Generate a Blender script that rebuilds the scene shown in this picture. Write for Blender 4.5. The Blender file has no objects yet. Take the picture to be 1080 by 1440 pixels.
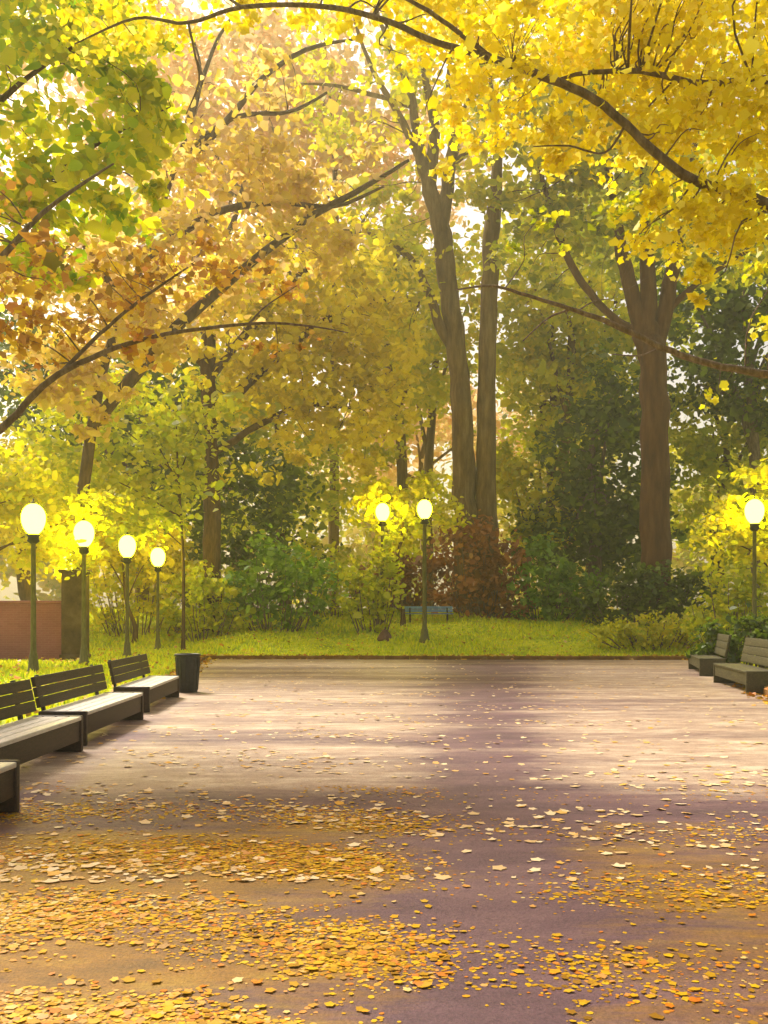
import bpy, math
import numpy as np
from mathutils import Vector

RS = np.random.RandomState(11)
scene = bpy.context.scene
COL = scene.collection
R = math.radians
F = 1300.0           # focal length in photograph pixels
CH = 1.6             # eye height
HZ = 864.0           # horizon row


def at(px, py, d):
    """a direction in the photograph and a distance, as a point of the park"""
    return np.array([(px - 540.0) / F * d, d, CH + (HZ - py) / F * d])


def smooth(a, b, x):
    t = np.clip((x - a) / (b - a), 0, 1)
    return t * t * (3 - 2 * t)


def gz(x, y):
    """height of the ground: level round the plaza, a grassy bank behind it"""
    x = np.asarray(x, float); y = np.asarray(y, float)
    s = 35.2 + 4.0 * smooth(-5, -10, x)
    r = (1 - (1 - np.clip((y - s) / 13.0, 0, 1)) ** 1.7) * 1.75
    out = smooth(-4.7, -6.5, x + 0.09 * (y - 10)) * 0.10
    side = smooth(8.5, 12, x - 0.16 * (y - 20)) * 0.12
    n = 0.05 * np.sin(x * 0.9 + 1.3) * np.sin(y * 0.7) * smooth(36, 40, y)
    return r + out + side + n


def srgb(r, g, b):
    def f(c):
        c /= 255.0
        return c / 12.92 if c <= 0.04045 else ((c + 0.055) / 1.055) ** 2.4
    return (f(r), f(g), f(b), 1.0)


# ------------------------------------------------------------------ materials
def new_mat(name):
    m = bpy.data.materials.new(name)
    m.use_nodes = True
    nt = m.node_tree
    nt.nodes.clear()
    out = nt.nodes.new('ShaderNodeOutputMaterial')
    return m, nt, out


def ramp(nt, stops, interp='LINEAR'):
    n = nt.nodes.new('ShaderNodeValToRGB')
    cr = n.color_ramp
    cr.interpolation = interp
    while len(cr.elements) < len(stops):
        cr.elements.new(0.5)
    for e, (p, c) in zip(cr.elements, stops):
        e.position = p
        e.color = c
    return n


def noise(nt, scale, detail=4, rough=0.6, vec=None, coord='Object', stretch=None):
    tc = nt.nodes.new('ShaderNodeTexCoord')
    src = tc.outputs[coord]
    if stretch:
        mp = nt.nodes.new('ShaderNodeMapping')
        mp.inputs['Scale'].default_value = stretch
        nt.links.new(src, mp.inputs['Vector'])
        src = mp.outputs['Vector']
    n = nt.nodes.new('ShaderNodeTexNoise')
    n.inputs['Scale'].default_value = scale
    n.inputs['Detail'].default_value = detail
    n.inputs['Roughness'].default_value = rough
    nt.links.new(src, n.inputs['Vector'])
    return n


def math_node(nt, op, a, b):
    n = nt.nodes.new('ShaderNodeMath')
    n.operation = op
    for i, v in enumerate((a, b)):
        if isinstance(v, (int, float)):
            n.inputs[i].default_value = v
        else:
            nt.links.new(v, n.inputs[i])
    return n.outputs[0]


def leaf_mat(name, cols, scale=0.7, transl=0.45, spread=0.55):
    """each leaf takes its own hue; whole sprays lean one way through slow noise"""
    m, nt, out = new_mat(name)
    geo = nt.nodes.new('ShaderNodeNewGeometry')
    nz = noise(nt, scale, 3, 0.6)
    nzs = math_node(nt, 'MULTIPLY_ADD', nz.outputs['Fac'], 2.2)
    nt.nodes[-1].inputs[2].default_value = -0.6
    a = math_node(nt, 'MULTIPLY', geo.outputs['Random Per Island'], spread)
    b = math_node(nt, 'MULTIPLY', nzs, 1 - spread)
    f = math_node(nt, 'ADD', a, b)
    k = len(cols)
    rp = ramp(nt, [(i / max(1, k - 1) * 0.9 + 0.05, srgb(*c)) for i, c in enumerate(cols)])
    nt.links.new(f, rp.inputs['Fac'])
    df = nt.nodes.new('ShaderNodeBsdfDiffuse')
    tr = nt.nodes.new('ShaderNodeBsdfTranslucent')
    gl = nt.nodes.new('ShaderNodeBsdfGlossy')
    gl.inputs['Roughness'].default_value = 0.45
    gl.inputs['Color'].default_value = (1, 1, 1, 1)
    nt.links.new(rp.outputs['Color'], df.inputs['Color'])
    nt.links.new(rp.outputs['Color'], tr.inputs['Color'])
    mx = nt.nodes.new('ShaderNodeMixShader')
    mx.inputs[0].default_value = transl
    nt.links.new(df.outputs[0], mx.inputs[1])
    nt.links.new(tr.outputs[0], mx.inputs[2])
    mg = nt.nodes.new('ShaderNodeMixShader')
    mg.inputs[0].default_value = 0.035
    nt.links.new(mx.outputs[0], mg.inputs[1])
    nt.links.new(gl.outputs[0], mg.inputs[2])
    nt.links.new(mg.outputs[0], out.inputs['Surface'])
    return m


def solid_mat(name, cols, scale=3.0, stretch=None, rough=0.7, bump=0.0, bscale=None, metallic=0.0, detail=6, pos=None, spec=0.4):
    m, nt, out = new_mat(name)
    p = nt.nodes.new('ShaderNodeBsdfPrincipled')
    nz = noise(nt, scale, detail, 0.65, stretch=stretch)
    k = len(cols)
    rp = ramp(nt, [((0.3 + 0.4 * i / max(1, k - 1)) if pos is None else pos[i], srgb(*c)) for i, c in enumerate(cols)])
    nt.links.new(nz.outputs['Fac'], rp.inputs['Fac'])
    nt.links.new(rp.outputs['Color'], p.inputs['Base Color'])
    p.inputs['Roughness'].default_value = rough
    p.inputs['Metallic'].default_value = metallic
    p.inputs['Specular IOR Level'].default_value = spec
    if bump:
        bz = noise(nt, bscale or scale * 3, 5, 0.65, stretch=stretch)
        bp = nt.nodes.new('ShaderNodeBump')
        bp.inputs['Strength'].default_value = bump
        bp.inputs['Distance'].default_value = 0.05
        nt.links.new(bz.outputs['Fac'], bp.inputs['Height'])
        nt.links.new(bp.outputs['Normal'], p.inputs['Normal'])
    nt.links.new(p.outputs[0], out.inputs['Surface'])
    return m


# ------------------------------------------------------------------ mesh helpers
def tag(o, label=None, cat=None, group=None, kind=None):
    if label: o['label'] = label
    if cat: o['category'] = cat
    if group: o['group'] = group
    if kind: o['kind'] = kind
    return o


def empty(name, loc, rz=0.0):
    o = bpy.data.objects.new(name, None)
    o.empty_display_size = 0.3
    o.location = [float(c) for c in loc]
    o.rotation_euler = (0, 0, rz)
    COL.objects.link(o)
    return o


def mesh_np(name, verts, faces, mat, parent=None, smooth_shade=False):
    """verts (n,3); faces: list of arrays each (k, sides)"""
    me = bpy.data.meshes.new(name)
    verts = np.asarray(verts, np.float32)
    me.vertices.add(len(verts))
    me.vertices.foreach_set('co', verts.ravel())
    loops = np.concatenate([f.ravel() for f in faces]).astype(np.int32)
    totals = np.concatenate([np.full(len(f), f.shape[1]) for f in faces]).astype(np.int32)
    starts = np.concatenate([[0], np.cumsum(totals)[:-1]]).astype(np.int32)
    me.loops.add(len(loops))
    me.loops.foreach_set('vertex_index', loops)
    me.polygons.add(len(totals))
    me.polygons.foreach_set('loop_start', starts)
    me.polygons.foreach_set('loop_total', totals)
    if smooth_shade:
        me.polygons.foreach_set('use_smooth', np.ones(len(totals), bool))
    me.update(calc_edges=True)
    me.validate()
    me.materials.append(mat)
    o = bpy.data.objects.new(name, me)
    COL.objects.link(o)
    if parent is not None:
        o.parent = parent
    return o


class MB:
    """collects boxes, lathes and tubes into one mesh"""
    def __init__(self):
        self.v = []; self.f = {}; self.n = 0

    def add(self, verts, faces):
        for f in faces:
            f = np.asarray(f)
            self.f.setdefault(f.shape[1], []).append(f + self.n)
        self.v.append(np.asarray(verts, float)); self.n += len(verts)

    def box(self, c, s, rot=None, bev=0.008):
        """box with chamfered edges"""
        hx, hy, hz = s[0] / 2, s[1] / 2, s[2] / 2
        b = min(bev, hx * 0.45, hy * 0.45, hz * 0.45)
        import bmesh
        bm = bmesh.new()
        bmesh.ops.create_cube(bm, size=1.0)
        for v in bm.verts:
            v.co = Vector((v.co.x * s[0], v.co.y * s[1], v.co.z * s[2]))
        bmesh.ops.bevel(bm, geom=list(bm.edges), offset=b, segments=2, affect='EDGES', profile=0.6)
        bm.verts.ensure_lookup_table()
        V = np.array([v.co[:] for v in bm.verts])
        if rot is not None:
            V = V @ np.asarray(rot).T
        V = V + np.asarray(c)
        by = {}
        for f in bm.faces:
            by.setdefault(len(f.verts), []).append([v.index for v in f.verts])
        bm.free()
        self.add(V, [np.array(a) for a in by.values()])

    def lathe(self, prof, c=(0, 0, 0), n=20, cap=True):
        V = []
        for r, z in prof:
            for k in range(n):
                a = 2 * math.pi * k / n
                V.append((c[0] + r * math.cos(a), c[1] + r * math.sin(a), c[2] + z))
        q = []
        for i in range(len(prof) - 1):
            for k in range(n):
                k2 = (k + 1) % n
                q.append((i * n + k, i * n + k2, (i + 1) * n + k2, (i + 1) * n + k))
        fs = [np.array(q)]
        if cap:
            fs.append(np.array([list(range(n))[::-1], [(len(prof) - 1) * n + k for k in range(n)]]))
        self.add(V, fs)

    def tube(self, pts, rad, n=8, sub=4, wob=0.0, rs=None, lump=0.0):
        pts = np.asarray(pts, float); rad = np.asarray(rad, float)
        P, Q = [], []
        m = len(pts)
        for i in range(m - 1):
            p0 = pts[max(i - 1, 0)]; p1 = pts[i]; p2 = pts[i + 1]; p3 = pts[min(i + 2, m - 1)]
            for s in range(sub):
                t = s / sub
                P.append(0.5 * ((2 * p1) + (-p0 + p2) * t + (2 * p0 - 5 * p1 + 4 * p2 - p3) * t * t + (-p0 + 3 * p1 - 3 * p2 + p3) * t ** 3))
                Q.append(rad[i] * (1 - t) + rad[i + 1] * t)
        P.append(pts[-1]); Q.append(rad[-1])
        P = np.array(P); Q = np.array(Q)
        rs = rs or RS
        if wob:
            P[1:-1] += rs.normal(0, 1, (len(P) - 2, 3)) * (wob * Q[1:-1])[:, None]
        T = np.gradient(P, axis=0)
        T /= np.linalg.norm(T, axis=1)[:, None] + 1e-9
        ref = np.array([1.0, 0, 0]) if abs(T[0][0]) < 0.8 else np.array([0, 1.0, 0])
        V = np.zeros((len(P), n, 3))
        u = np.cross(T[0], ref); u /= np.linalg.norm(u)
        ang = np.arange(n) * 2 * math.pi / n
        ph = rs.uniform(0, 6.28, 3)
        for i in range(len(P)):
            u = u - T[i] * np.dot(u, T[i]); u /= np.linalg.norm(u) + 1e-9
            w = np.cross(T[i], u)
            rr = Q[i] * (1 + lump * (np.sin(2 * ang + ph[0] + i * 0.35) * 0.5 + np.sin(3 * ang + ph[1] - i * 0.2) * 0.4 + rs.normal(0, 0.35, n)))
            V[i] = P[i] + rr[:, None] * (np.cos(ang)[:, None] * u + np.sin(ang)[:, None] * w)
        q = []
        for i in range(len(P) - 1):
            a = i * n + np.arange(n); b = i * n + (np.arange(n) + 1) % n
            q.append(np.stack([a, b, b + n, a + n], 1))
        self.add(V.reshape(-1, 3), [np.concatenate(q), np.array([list(range(n))[::-1], [(len(P) - 1) * n + k for k in range(n)]])])
        return P, Q

    def build(self, name, mat, parent=None, smooth_shade=True, origin=None):
        V = np.concatenate(self.v)
        if origin is not None:
            V = V - np.asarray(origin)
        return mesh_np(name, V, [np.concatenate(a) for a in self.f.values()], mat, parent, smooth_shade)


def lobes(sides):
    """outline of a five-lobed leaf"""
    a = np.arange(sides) * 2 * math.pi / sides
    return a, 0.50 + 0.56 * np.abs(np.cos(2.5 * a)) ** 1.1 * (0.75 + 0.25 * np.cos(a))


def leaves_geo(C, size, rs, sides=7, aspect=0.75, up=0.35, ragged=0.28, face=None):
    """ragged cupped leaf faces at the points C"""
    n = len(C)
    nrm = rs.normal(0, 1, (n, 3)); nrm[:, 2] = np.abs(nrm[:, 2]) * (0.6 + up) + up
    nrm /= np.linalg.norm(nrm, axis=1)[:, None]
    t = rs.normal(0, 1, (n, 3)); t[:, 2] -= 0.5
    t -= nrm * np.sum(t * nrm, 1)[:, None]
    t /= np.linalg.norm(t, axis=1)[:, None]
    b = np.cross(nrm, t)
    s = size * np.exp(rs.normal(0, 0.28, n))
    ang = np.arange(sides) * 2 * math.pi / sides
    rad = 1 + ragged * rs.uniform(-1, 1, (n, sides))
    if sides >= 15:
        ang, lb = lobes(sides); rad = lb[None] * (1 + 0.10 * rs.uniform(-1, 1, (n, sides))); aspect = 0.92
    x = np.cos(ang)[None] * rad * s[:, None] * 0.5
    y = np.sin(ang)[None] * rad * s[:, None] * 0.5 * aspect
    cup = ((y / (s[:, None] * 0.5)) ** 2) * s[:, None] * 0.16 + np.abs(x / s[:, None]) ** 2 * s[:, None] * -0.22
    V = C[:, None, :] + x[:, :, None] * t[:, None, :] + y[:, :, None] * b[:, None, :] + cup[:, :, None] * nrm[:, None, :]
    idx = np.arange(n * sides).reshape(n, sides)
    return V.reshape(-1, 3), idx


def spray_points(specs, rs, hollow=0.25, clump=0.33, flat=0.62, per=26):
    """leaf positions: each spec is an ellipsoid (centre, radii, leaves) broken into small uneven sprays"""
    pts, cents = [], []
    for c, r, n in specs:
        c = np.asarray(c, float); r = np.asarray(r, float)
        ns = max(4, int(n / per))
        g = rs.normal(0, 1, (ns, 3)); g /= np.linalg.norm(g, axis=1)[:, None]
        u = (hollow + (1 - hollow) * rs.uniform(0, 1, ns)) ** (1 / 2.0)
        sc = c + g * u[:, None] * r * rs.uniform(0.8, 1.08, (ns, 1))
        w = np.exp(rs.normal(0, 0.55, ns)); w /= w.sum()
        k = rs.multinomial(n, w)
        rr = clump * np.cbrt(np.prod(r)) * np.exp(rs.normal(0, 0.3, ns))
        ids = np.repeat(np.arange(ns), k)
        off = rs.normal(0, 0.55, (len(ids), 3)); off[:, 2] *= flat
        pts.append(sc[ids] + off * rr[ids][:, None])
        cents.append(sc)
    return np.concatenate(pts), np.concatenate(cents)


def build_tree(name, label, base, limbs, specs, leaf, mat, bark, group=None, seed=1, twig=0.35, twig_r=0.02,
               hollow=0.25, clump=0.33, per=26, sides=7, cat='tree', lump=0.10, tsides=9, flat=0.62, crown_name='crown', ragged=0.28):
    rs = np.random.RandomState(seed)
    base = np.asarray(base, float)
    root = empty(name, base)
    tag(root, label, cat, group)
    mb = MB(); allP, allR = [], []
    for pts, rad in limbs:
        P, Q = mb.tube(pts, rad, n=tsides, sub=5, wob=0.10, rs=rs, lump=lump)
        allP.append(P); allR.append(Q)
    P = np.concatenate(allP); Q = np.concatenate(allR)
    pts, cents = spray_points(specs, rs, hollow, clump, flat, per)
    # twigs run from the nearest limb into the sprays
    top = P[:, 2] > base[2] + 0.25 * (P[:, 2].max() - base[2])
    PP, QQ = P[top], Q[top]
    pick = cents[rs.uniform(0, 1, len(cents)) < twig]
    for c in pick:
        d = np.linalg.norm((PP - c) * np.array([1, 1, 1.3]) + 0, axis=1) + np.maximum(0, PP[:, 2] - c[2]) * 0.5
        j = int(np.argmin(d)); a = PP[j]
        L = np.linalg.norm(c - a)
        if L < 0.15: continue
        r0 = min(QQ[j] * 0.5, twig_r * (0.7 + 0.25 * L ** 0.7))
        mid1 = a + (c - a) * 0.35 + rs.normal(0, 0.07 * L, 3) + np.array([0, 0, 0.06 * L])
        mid2 = a + (c - a) * 0.7 + rs.normal(0, 0.07 * L, 3) + np.array([0, 0, 0.05 * L])
        mb.tube([a, mid1, mid2, c], [r0, r0 * 0.75, r0 * 0.5, r0 * 0.22], n=5, sub=3, rs=rs)
    mb.build('trunk', bark, root, origin=base)
    V, I = leaves_geo(pts, leaf, rs, sides=sides, ragged=ragged)
    mesh_np(crown_name, V - base, [I], mat, root)
    return root


def px_limb(d, lst, d2=None):
    """limb through photograph directions at distance d (to d2); radii given in photograph pixels"""
    k = len(lst); P, Rr = [], []
    for i, q in enumerate(lst):
        dd = d if d2 is None else d + (d2 - d) * i / (k - 1)
        if len(q) > 3: dd = q[3]
        P.append(at(q[0], q[1], dd)); Rr.append(q[2] * dd / F)
    return P, Rr


def px_spec(px, py, d, rx, ry, rd, n):
    return (at(px, py, d), (rx * d / F, rd, ry * d / F), int(n))


def join(*args, k=0.62):
    """limb whose first points are plain world points"""
    P, Rr = [], []
    for p, r in args:
        P.append(np.asarray(p, float)); Rr.append(r * k)
    return P, Rr


# ------------------------------------------------------------------ palettes
YEL = [(150, 130, 20), (205, 165, 15), (238, 200, 20), (250, 222, 40), (252, 232, 110), (236, 190, 70)]
M_gold_near = leaf_mat('golden leaves', [(190, 168, 10), (226, 208, 10), (242, 224, 16), (248, 232, 34), (248, 238, 110), (242, 202, 40)], 0.9, 0.62, 0.65)
M_gold_hang = leaf_mat('olive gold leaves', [(96, 116, 15), (150, 160, 12), (196, 192, 16), (228, 214, 34), (226, 212, 90)], 0.6, 0.55)
M_lime = leaf_mat('lime leaves', [(96, 150, 8), (156, 186, 10), (200, 206, 14), (230, 222, 18), (246, 232, 44), (190, 200, 18)], 0.45, 0.72)
M_rust = leaf_mat('rust leaves', [(110, 116, 20), (150, 112, 40), (190, 130, 44), (216, 172, 50), (228, 196, 40), (190, 130, 74), (222, 148, 60)], 0.6, 0.55, 0.65)
M_tan = leaf_mat('tan leaves', [(160, 150, 40), (212, 178, 70), (230, 206, 60), (236, 204, 136), (238, 218, 44), (224, 176, 120)], 0.25, 0.68, 0.6)
M_golden = leaf_mat('old gold leaves', [(160, 156, 14), (208, 194, 16), (236, 218, 18), (248, 230, 34), (244, 226, 90)], 0.3, 0.68)
M_bright = leaf_mat('bright yellow leaves', [(160, 172, 14), (206, 206, 14), (232, 218, 18), (244, 226, 50)], 0.3, 0.6)
M_olive = leaf_mat('olive leaves', [(128, 148, 12), (170, 182, 14), (202, 204, 18), (222, 214, 28), (206, 196, 30)], 0.3, 0.62)
M_dark = leaf_mat('dark green leaves', [(52, 76, 10), (80, 102, 12), (110, 132, 16), (144, 156, 20)], 0.4, 0.48)
M_green = leaf_mat('fresh green leaves', [(74, 118, 14), (106, 148, 20), (138, 170, 34), (152, 180, 80)], 0.8, 0.5)
M_redbrown = leaf_mat('red brown leaves', [(110, 76, 24), (140, 90, 30), (166, 106, 44), (186, 124, 64), (146, 116, 26)], 0.6, 0.45)
M_peach = leaf_mat('peach leaves', [(214, 186, 90), (232, 196, 130), (240, 208, 160), (242, 222, 176), (232, 206, 80)], 0.12, 0.6)

B_brown = solid_mat('brown bark', [(58, 40, 26), (84, 62, 40), (104, 80, 54)], 2.5, (4, 4, 0.8), 0.9, 0.6, 6)
B_pale = solid_mat('pale bark', [(86, 66, 36), (118, 94, 54), (146, 122, 78)], 1.2, (3, 3, 0.5), 0.9, 1.0, 4)
B_dark = solid_mat('dark bark', [(84, 68, 58), (116, 96, 84), (150, 130, 116)], 4.0, (4, 4, 0.8), 0.9, 1.0, 8)
B_red = solid_mat('reddish bark', [(66, 42, 24), (94, 60, 34), (112, 80, 48)], 1.2, (3, 3, 0.5), 0.9, 1.0, 4)

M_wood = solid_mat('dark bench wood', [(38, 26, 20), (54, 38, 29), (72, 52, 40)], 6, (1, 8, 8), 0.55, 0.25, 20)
M_seat = solid_mat('weathered skylit seat wood', [(176, 166, 152), (206, 198, 184), (224, 218, 206)], 6, (1, 8, 8), 0.5, 0.25, 20)  # weathered grey, made paler to paint sky shine on the seat tops
M_greywood = solid_mat('grey brown bench wood', [(50, 46, 28), (72, 66, 42), (100, 92, 62)], 6, (1, 8, 8), 0.6, 0.25, 20)
M_iron = solid_mat('black iron', [(20, 19, 18), (32, 30, 28)], 20, None, 0.5, 0.1, 60)
M_bin = solid_mat('dark bin metal', [(24, 25, 27), (38, 40, 43), (52, 52, 54)], 9, None, 0.45, 0.1, 40)
M_post = solid_mat('olive lamp post paint', [(70, 68, 34), (96, 92, 48), (120, 114, 70)], 5, (6, 6, 1), 0.6, 0.15, 20)
M_rock = solid_mat('purple brown stone', [(72, 50, 48), (100, 72, 70), (120, 92, 86)], 6, None, 0.9, 0.7, 14)
M_pier = solid_mat('dark brown stone', [(62, 48, 36), (88, 70, 52), (112, 92, 70)], 2.2, None, 0.9, 0.6, 12)
M_blue = solid_mat('blue grey paint', [(92, 120, 160), (112, 142, 188), (130, 160, 205)], 4, None, 0.5, 0.1, 30)


def lamp_glass():
    m, nt, out = new_mat('lit lamp glass')
    e = nt.nodes.new('ShaderNodeEmission')
    e.inputs['Color'].default_value = (1.0, 0.86, 0.0098, 1)
    e.inputs['Strength'].default_value = 40.0
    nt.links.new(e.outputs[0], out.inputs['Surface'])
    return m


M_lamp = lamp_glass()


def brick_mat():
    m, nt, out = new_mat('pink brick')
    p = nt.nodes.new('ShaderNodeBsdfPrincipled')
    tc = nt.nodes.new('ShaderNodeTexCoord')
    sp = nt.nodes.new('ShaderNodeSeparateXYZ'); nt.links.new(tc.outputs['Object'], sp.inputs[0])
    s = math_node(nt, 'ADD', sp.outputs[0], sp.outputs[1])
    cb = nt.nodes.new('ShaderNodeCombineXYZ'); nt.links.new(s, cb.inputs[0]); nt.links.new(sp.outputs[2], cb.inputs[1])
    b = nt.nodes.new('ShaderNodeTexBrick')
    b.inputs['Color1'].default_value = srgb(158, 96, 116)
    b.inputs['Color2'].default_value = srgb(146, 88, 108)
    b.inputs['Mortar'].default_value = srgb(160, 108, 122)
    b.inputs['Scale'].default_value = 1.0
    b.inputs['Brick Width'].default_value = 0.23
    b.inputs['Row Height'].default_value = 0.075
    b.inputs['Mortar Size'].default_value = 0.008
    nt.links.new(cb.outputs[0], b.inputs['Vector'])
    nz = noise(nt, 1.5, 5)
    mx = nt.nodes.new('ShaderNodeMixRGB'); mx.blend_type = 'MULTIPLY'; mx.inputs[0].default_value = 0.35
    rp = ramp(nt, [(0.3, (0.5, 0.45, 0.4, 1)), (0.7, (1, 1, 1, 1))])
    nt.links.new(nz.outputs['Fac'], rp.inputs['Fac'])
    nt.links.new(b.outputs['Color'], mx.inputs[1]); nt.links.new(rp.outputs['Color'], mx.inputs[2])
    nt.links.new(mx.outputs[0], p.inputs['Base Color'])
    p.inputs['Roughness'].default_value = 0.9
    bp = nt.nodes.new('ShaderNodeBump'); bp.inputs['Strength'].default_value = 0.4; bp.inputs['Distance'].default_value = 0.01
    nt.links.new(b.outputs['Fac'], bp.inputs['Height']); bp.invert = True
    nt.links.new(bp.outputs['Normal'], p.inputs['Normal'])
    nt.links.new(p.outputs[0], out.inputs['Surface'])
    return m


M_brick = brick_mat()


def paving_mat():
    """mauve paving with sunlit cream bands and a shadow strip painted in"""
    m, nt, out = new_mat('mauve paving with painted sunlight')
    p = nt.nodes.new('ShaderNodeBsdfPrincipled')
    base = noise(nt, 0.9, 7, 0.7, stretch=(0.6, 1.6, 1))
    rb = ramp(nt, [(0.3, srgb(70, 46, 52)), (0.5, srgb(93, 65, 72)), (0.7, srgb(120, 90, 90))])
    nt.links.new(base.outputs['Fac'], rb.inputs['Fac'])
    big = noise(nt, 0.42, 6, 0.68, stretch=(0.22, 1.7, 1))  # long streaks that paint sunlit bands over the mauve
    fine = noise(nt, 14, 4, 0.7, stretch=(0.6, 1.5, 1))
    tc = nt.nodes.new('ShaderNodeTexCoord')
    sp = nt.nodes.new('ShaderNodeSeparateXYZ'); nt.links.new(tc.outputs['Object'], sp.inputs[0])
    far = nt.nodes.new('ShaderNodeMapRange'); far.interpolation_type = 'SMOOTHSTEP'  # painted sunlight is weak on the near paving, stronger beyond
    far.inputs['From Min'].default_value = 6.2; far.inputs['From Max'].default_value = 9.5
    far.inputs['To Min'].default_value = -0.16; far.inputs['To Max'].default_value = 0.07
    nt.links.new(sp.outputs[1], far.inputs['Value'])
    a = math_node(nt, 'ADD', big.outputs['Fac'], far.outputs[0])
    b = math_node(nt, 'MULTIPLY_ADD', fine.outputs['Fac'], 0.22); nt.nodes[-1].inputs[2].default_value = -0.11
    # a purple shadow painted down the plaza by thinning the sunlit cream
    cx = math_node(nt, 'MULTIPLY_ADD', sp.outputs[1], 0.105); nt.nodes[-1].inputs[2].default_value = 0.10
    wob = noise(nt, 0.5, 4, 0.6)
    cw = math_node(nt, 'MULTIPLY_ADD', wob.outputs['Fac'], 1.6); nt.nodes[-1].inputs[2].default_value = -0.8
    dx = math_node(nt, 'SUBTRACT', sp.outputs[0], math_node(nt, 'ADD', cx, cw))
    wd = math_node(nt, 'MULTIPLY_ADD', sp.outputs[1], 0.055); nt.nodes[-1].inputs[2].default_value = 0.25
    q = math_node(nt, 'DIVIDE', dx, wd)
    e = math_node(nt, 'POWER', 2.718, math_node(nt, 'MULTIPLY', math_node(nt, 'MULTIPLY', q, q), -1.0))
    shadow_strip = math_node(nt, 'MULTIPLY', e, -0.24)
    f = math_node(nt, 'ADD', math_node(nt, 'ADD', a, b), shadow_strip)
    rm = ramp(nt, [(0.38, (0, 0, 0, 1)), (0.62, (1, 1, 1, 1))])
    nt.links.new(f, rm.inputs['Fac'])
    painted_sun = noise(nt, 3.0, 5, 0.7, stretch=(0.5, 1.4, 1))  # cream tones of the painted sunlit bands
    rs_ = ramp(nt, [(0.3, srgb(140, 114, 98)), (0.5, srgb(168, 144, 124)), (0.7, srgb(206, 188, 164))])
    nt.links.new(painted_sun.outputs['Fac'], rs_.inputs['Fac'])
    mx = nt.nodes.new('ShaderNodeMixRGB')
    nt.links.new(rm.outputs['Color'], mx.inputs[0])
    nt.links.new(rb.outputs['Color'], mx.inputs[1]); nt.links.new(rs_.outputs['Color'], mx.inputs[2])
    # crushed leaf dust lies in drifts over the near paving
    du = noise(nt, 0.75, 6, 0.7, stretch=(0.35, 1.5, 1))
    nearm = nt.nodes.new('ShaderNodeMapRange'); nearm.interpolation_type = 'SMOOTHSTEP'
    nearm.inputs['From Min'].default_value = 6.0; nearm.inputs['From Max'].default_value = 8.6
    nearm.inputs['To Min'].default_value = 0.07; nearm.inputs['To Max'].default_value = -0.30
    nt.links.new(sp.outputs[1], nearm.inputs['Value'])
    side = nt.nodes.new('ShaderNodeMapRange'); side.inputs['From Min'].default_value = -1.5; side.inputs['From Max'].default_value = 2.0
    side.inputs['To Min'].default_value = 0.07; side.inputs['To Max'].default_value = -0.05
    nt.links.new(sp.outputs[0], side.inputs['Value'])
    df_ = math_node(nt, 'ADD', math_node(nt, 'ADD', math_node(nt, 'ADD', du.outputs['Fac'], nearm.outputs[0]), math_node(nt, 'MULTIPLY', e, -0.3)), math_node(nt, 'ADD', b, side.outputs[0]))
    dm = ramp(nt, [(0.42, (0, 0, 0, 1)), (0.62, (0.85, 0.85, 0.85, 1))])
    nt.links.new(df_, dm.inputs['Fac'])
    dc = noise(nt, 1.3, 5, 0.7, stretch=(0.5, 1.4, 1))
    dr = ramp(nt, [(0.35, srgb(100, 72, 8)), (0.5, srgb(142, 100, 6)), (0.62, srgb(156, 122, 16)), (0.74, srgb(156, 82, 14))])
    nt.links.new(dc.outputs['Fac'], dr.inputs['Fac'])
    mx2 = nt.nodes.new('ShaderNodeMixRGB')
    nt.links.new(dm.outputs['Color'], mx2.inputs[0]); nt.links.new(mx.outputs[0], mx2.inputs[1]); nt.links.new(dr.outputs['Color'], mx2.inputs[2])
    grit = noise(nt, 70, 3, 0.8)
    gr = ramp(nt, [(0.30, (0.45, 0.42, 0.42, 1)), (0.5, (1, 1, 1, 1)), (0.72, (1.35, 1.32, 1.25, 1))])
    nt.links.new(grit.outputs['Fac'], gr.inputs['Fac'])
    mx3 = nt.nodes.new('ShaderNodeMixRGB'); mx3.blend_type = 'MULTIPLY'; mx3.inputs[0].default_value = 0.8
    nt.links.new(mx2.outputs[0], mx3.inputs[1]); nt.links.new(gr.outputs['Color'], mx3.inputs[2])
    nt.links.new(mx3.outputs[0], p.inputs['Base Color'])
    p.inputs['Roughness'].default_value = 0.62
    p.inputs['Specular IOR Level'].default_value = 0.3
    bz = noise(nt, 22, 6, 0.75)
    bp = nt.nodes.new('ShaderNodeBump'); bp.inputs['Strength'].default_value = 0.55; bp.inputs['Distance'].default_value = 0.02
    nt.links.new(bz.outputs['Fac'], bp.inputs['Height']); nt.links.new(bp.outputs['Normal'], p.inputs['Normal'])
    nt.links.new(p.outputs[0], out.inputs['Surface'])
    return m


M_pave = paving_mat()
M_ground = solid_mat('lawn soil and turf', [(120, 136, 12), (160, 172, 14), (196, 198, 20), (186, 170, 40)], 0.8, None, 0.95, 0.8, 9)
M_kerb = solid_mat('brown kerb stone', [(96, 66, 24), (130, 92, 36), (150, 116, 64)], 2.2, None, 0.85, 0.5, 14)
M_grass = leaf_mat('grass blades', [(130, 164, 8), (176, 196, 10), (216, 222, 14), (236, 232, 30), (164, 184, 12)], 0.5, 0.45)
M_litter_ochre = leaf_mat('ochre fallen leaves', [(108, 74, 8), (150, 106, 8), (186, 142, 8), (212, 170, 14), (192, 108, 14), (214, 194, 120), (190, 84, 18)], 0.5, 0.12, 0.55)
M_litter_pale = leaf_mat('pale fallen leaves', [(190, 150, 96), (214, 184, 132), (232, 212, 172), (214, 160, 60), (238, 226, 200)], 0.6, 0.1, 0.7)

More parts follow.
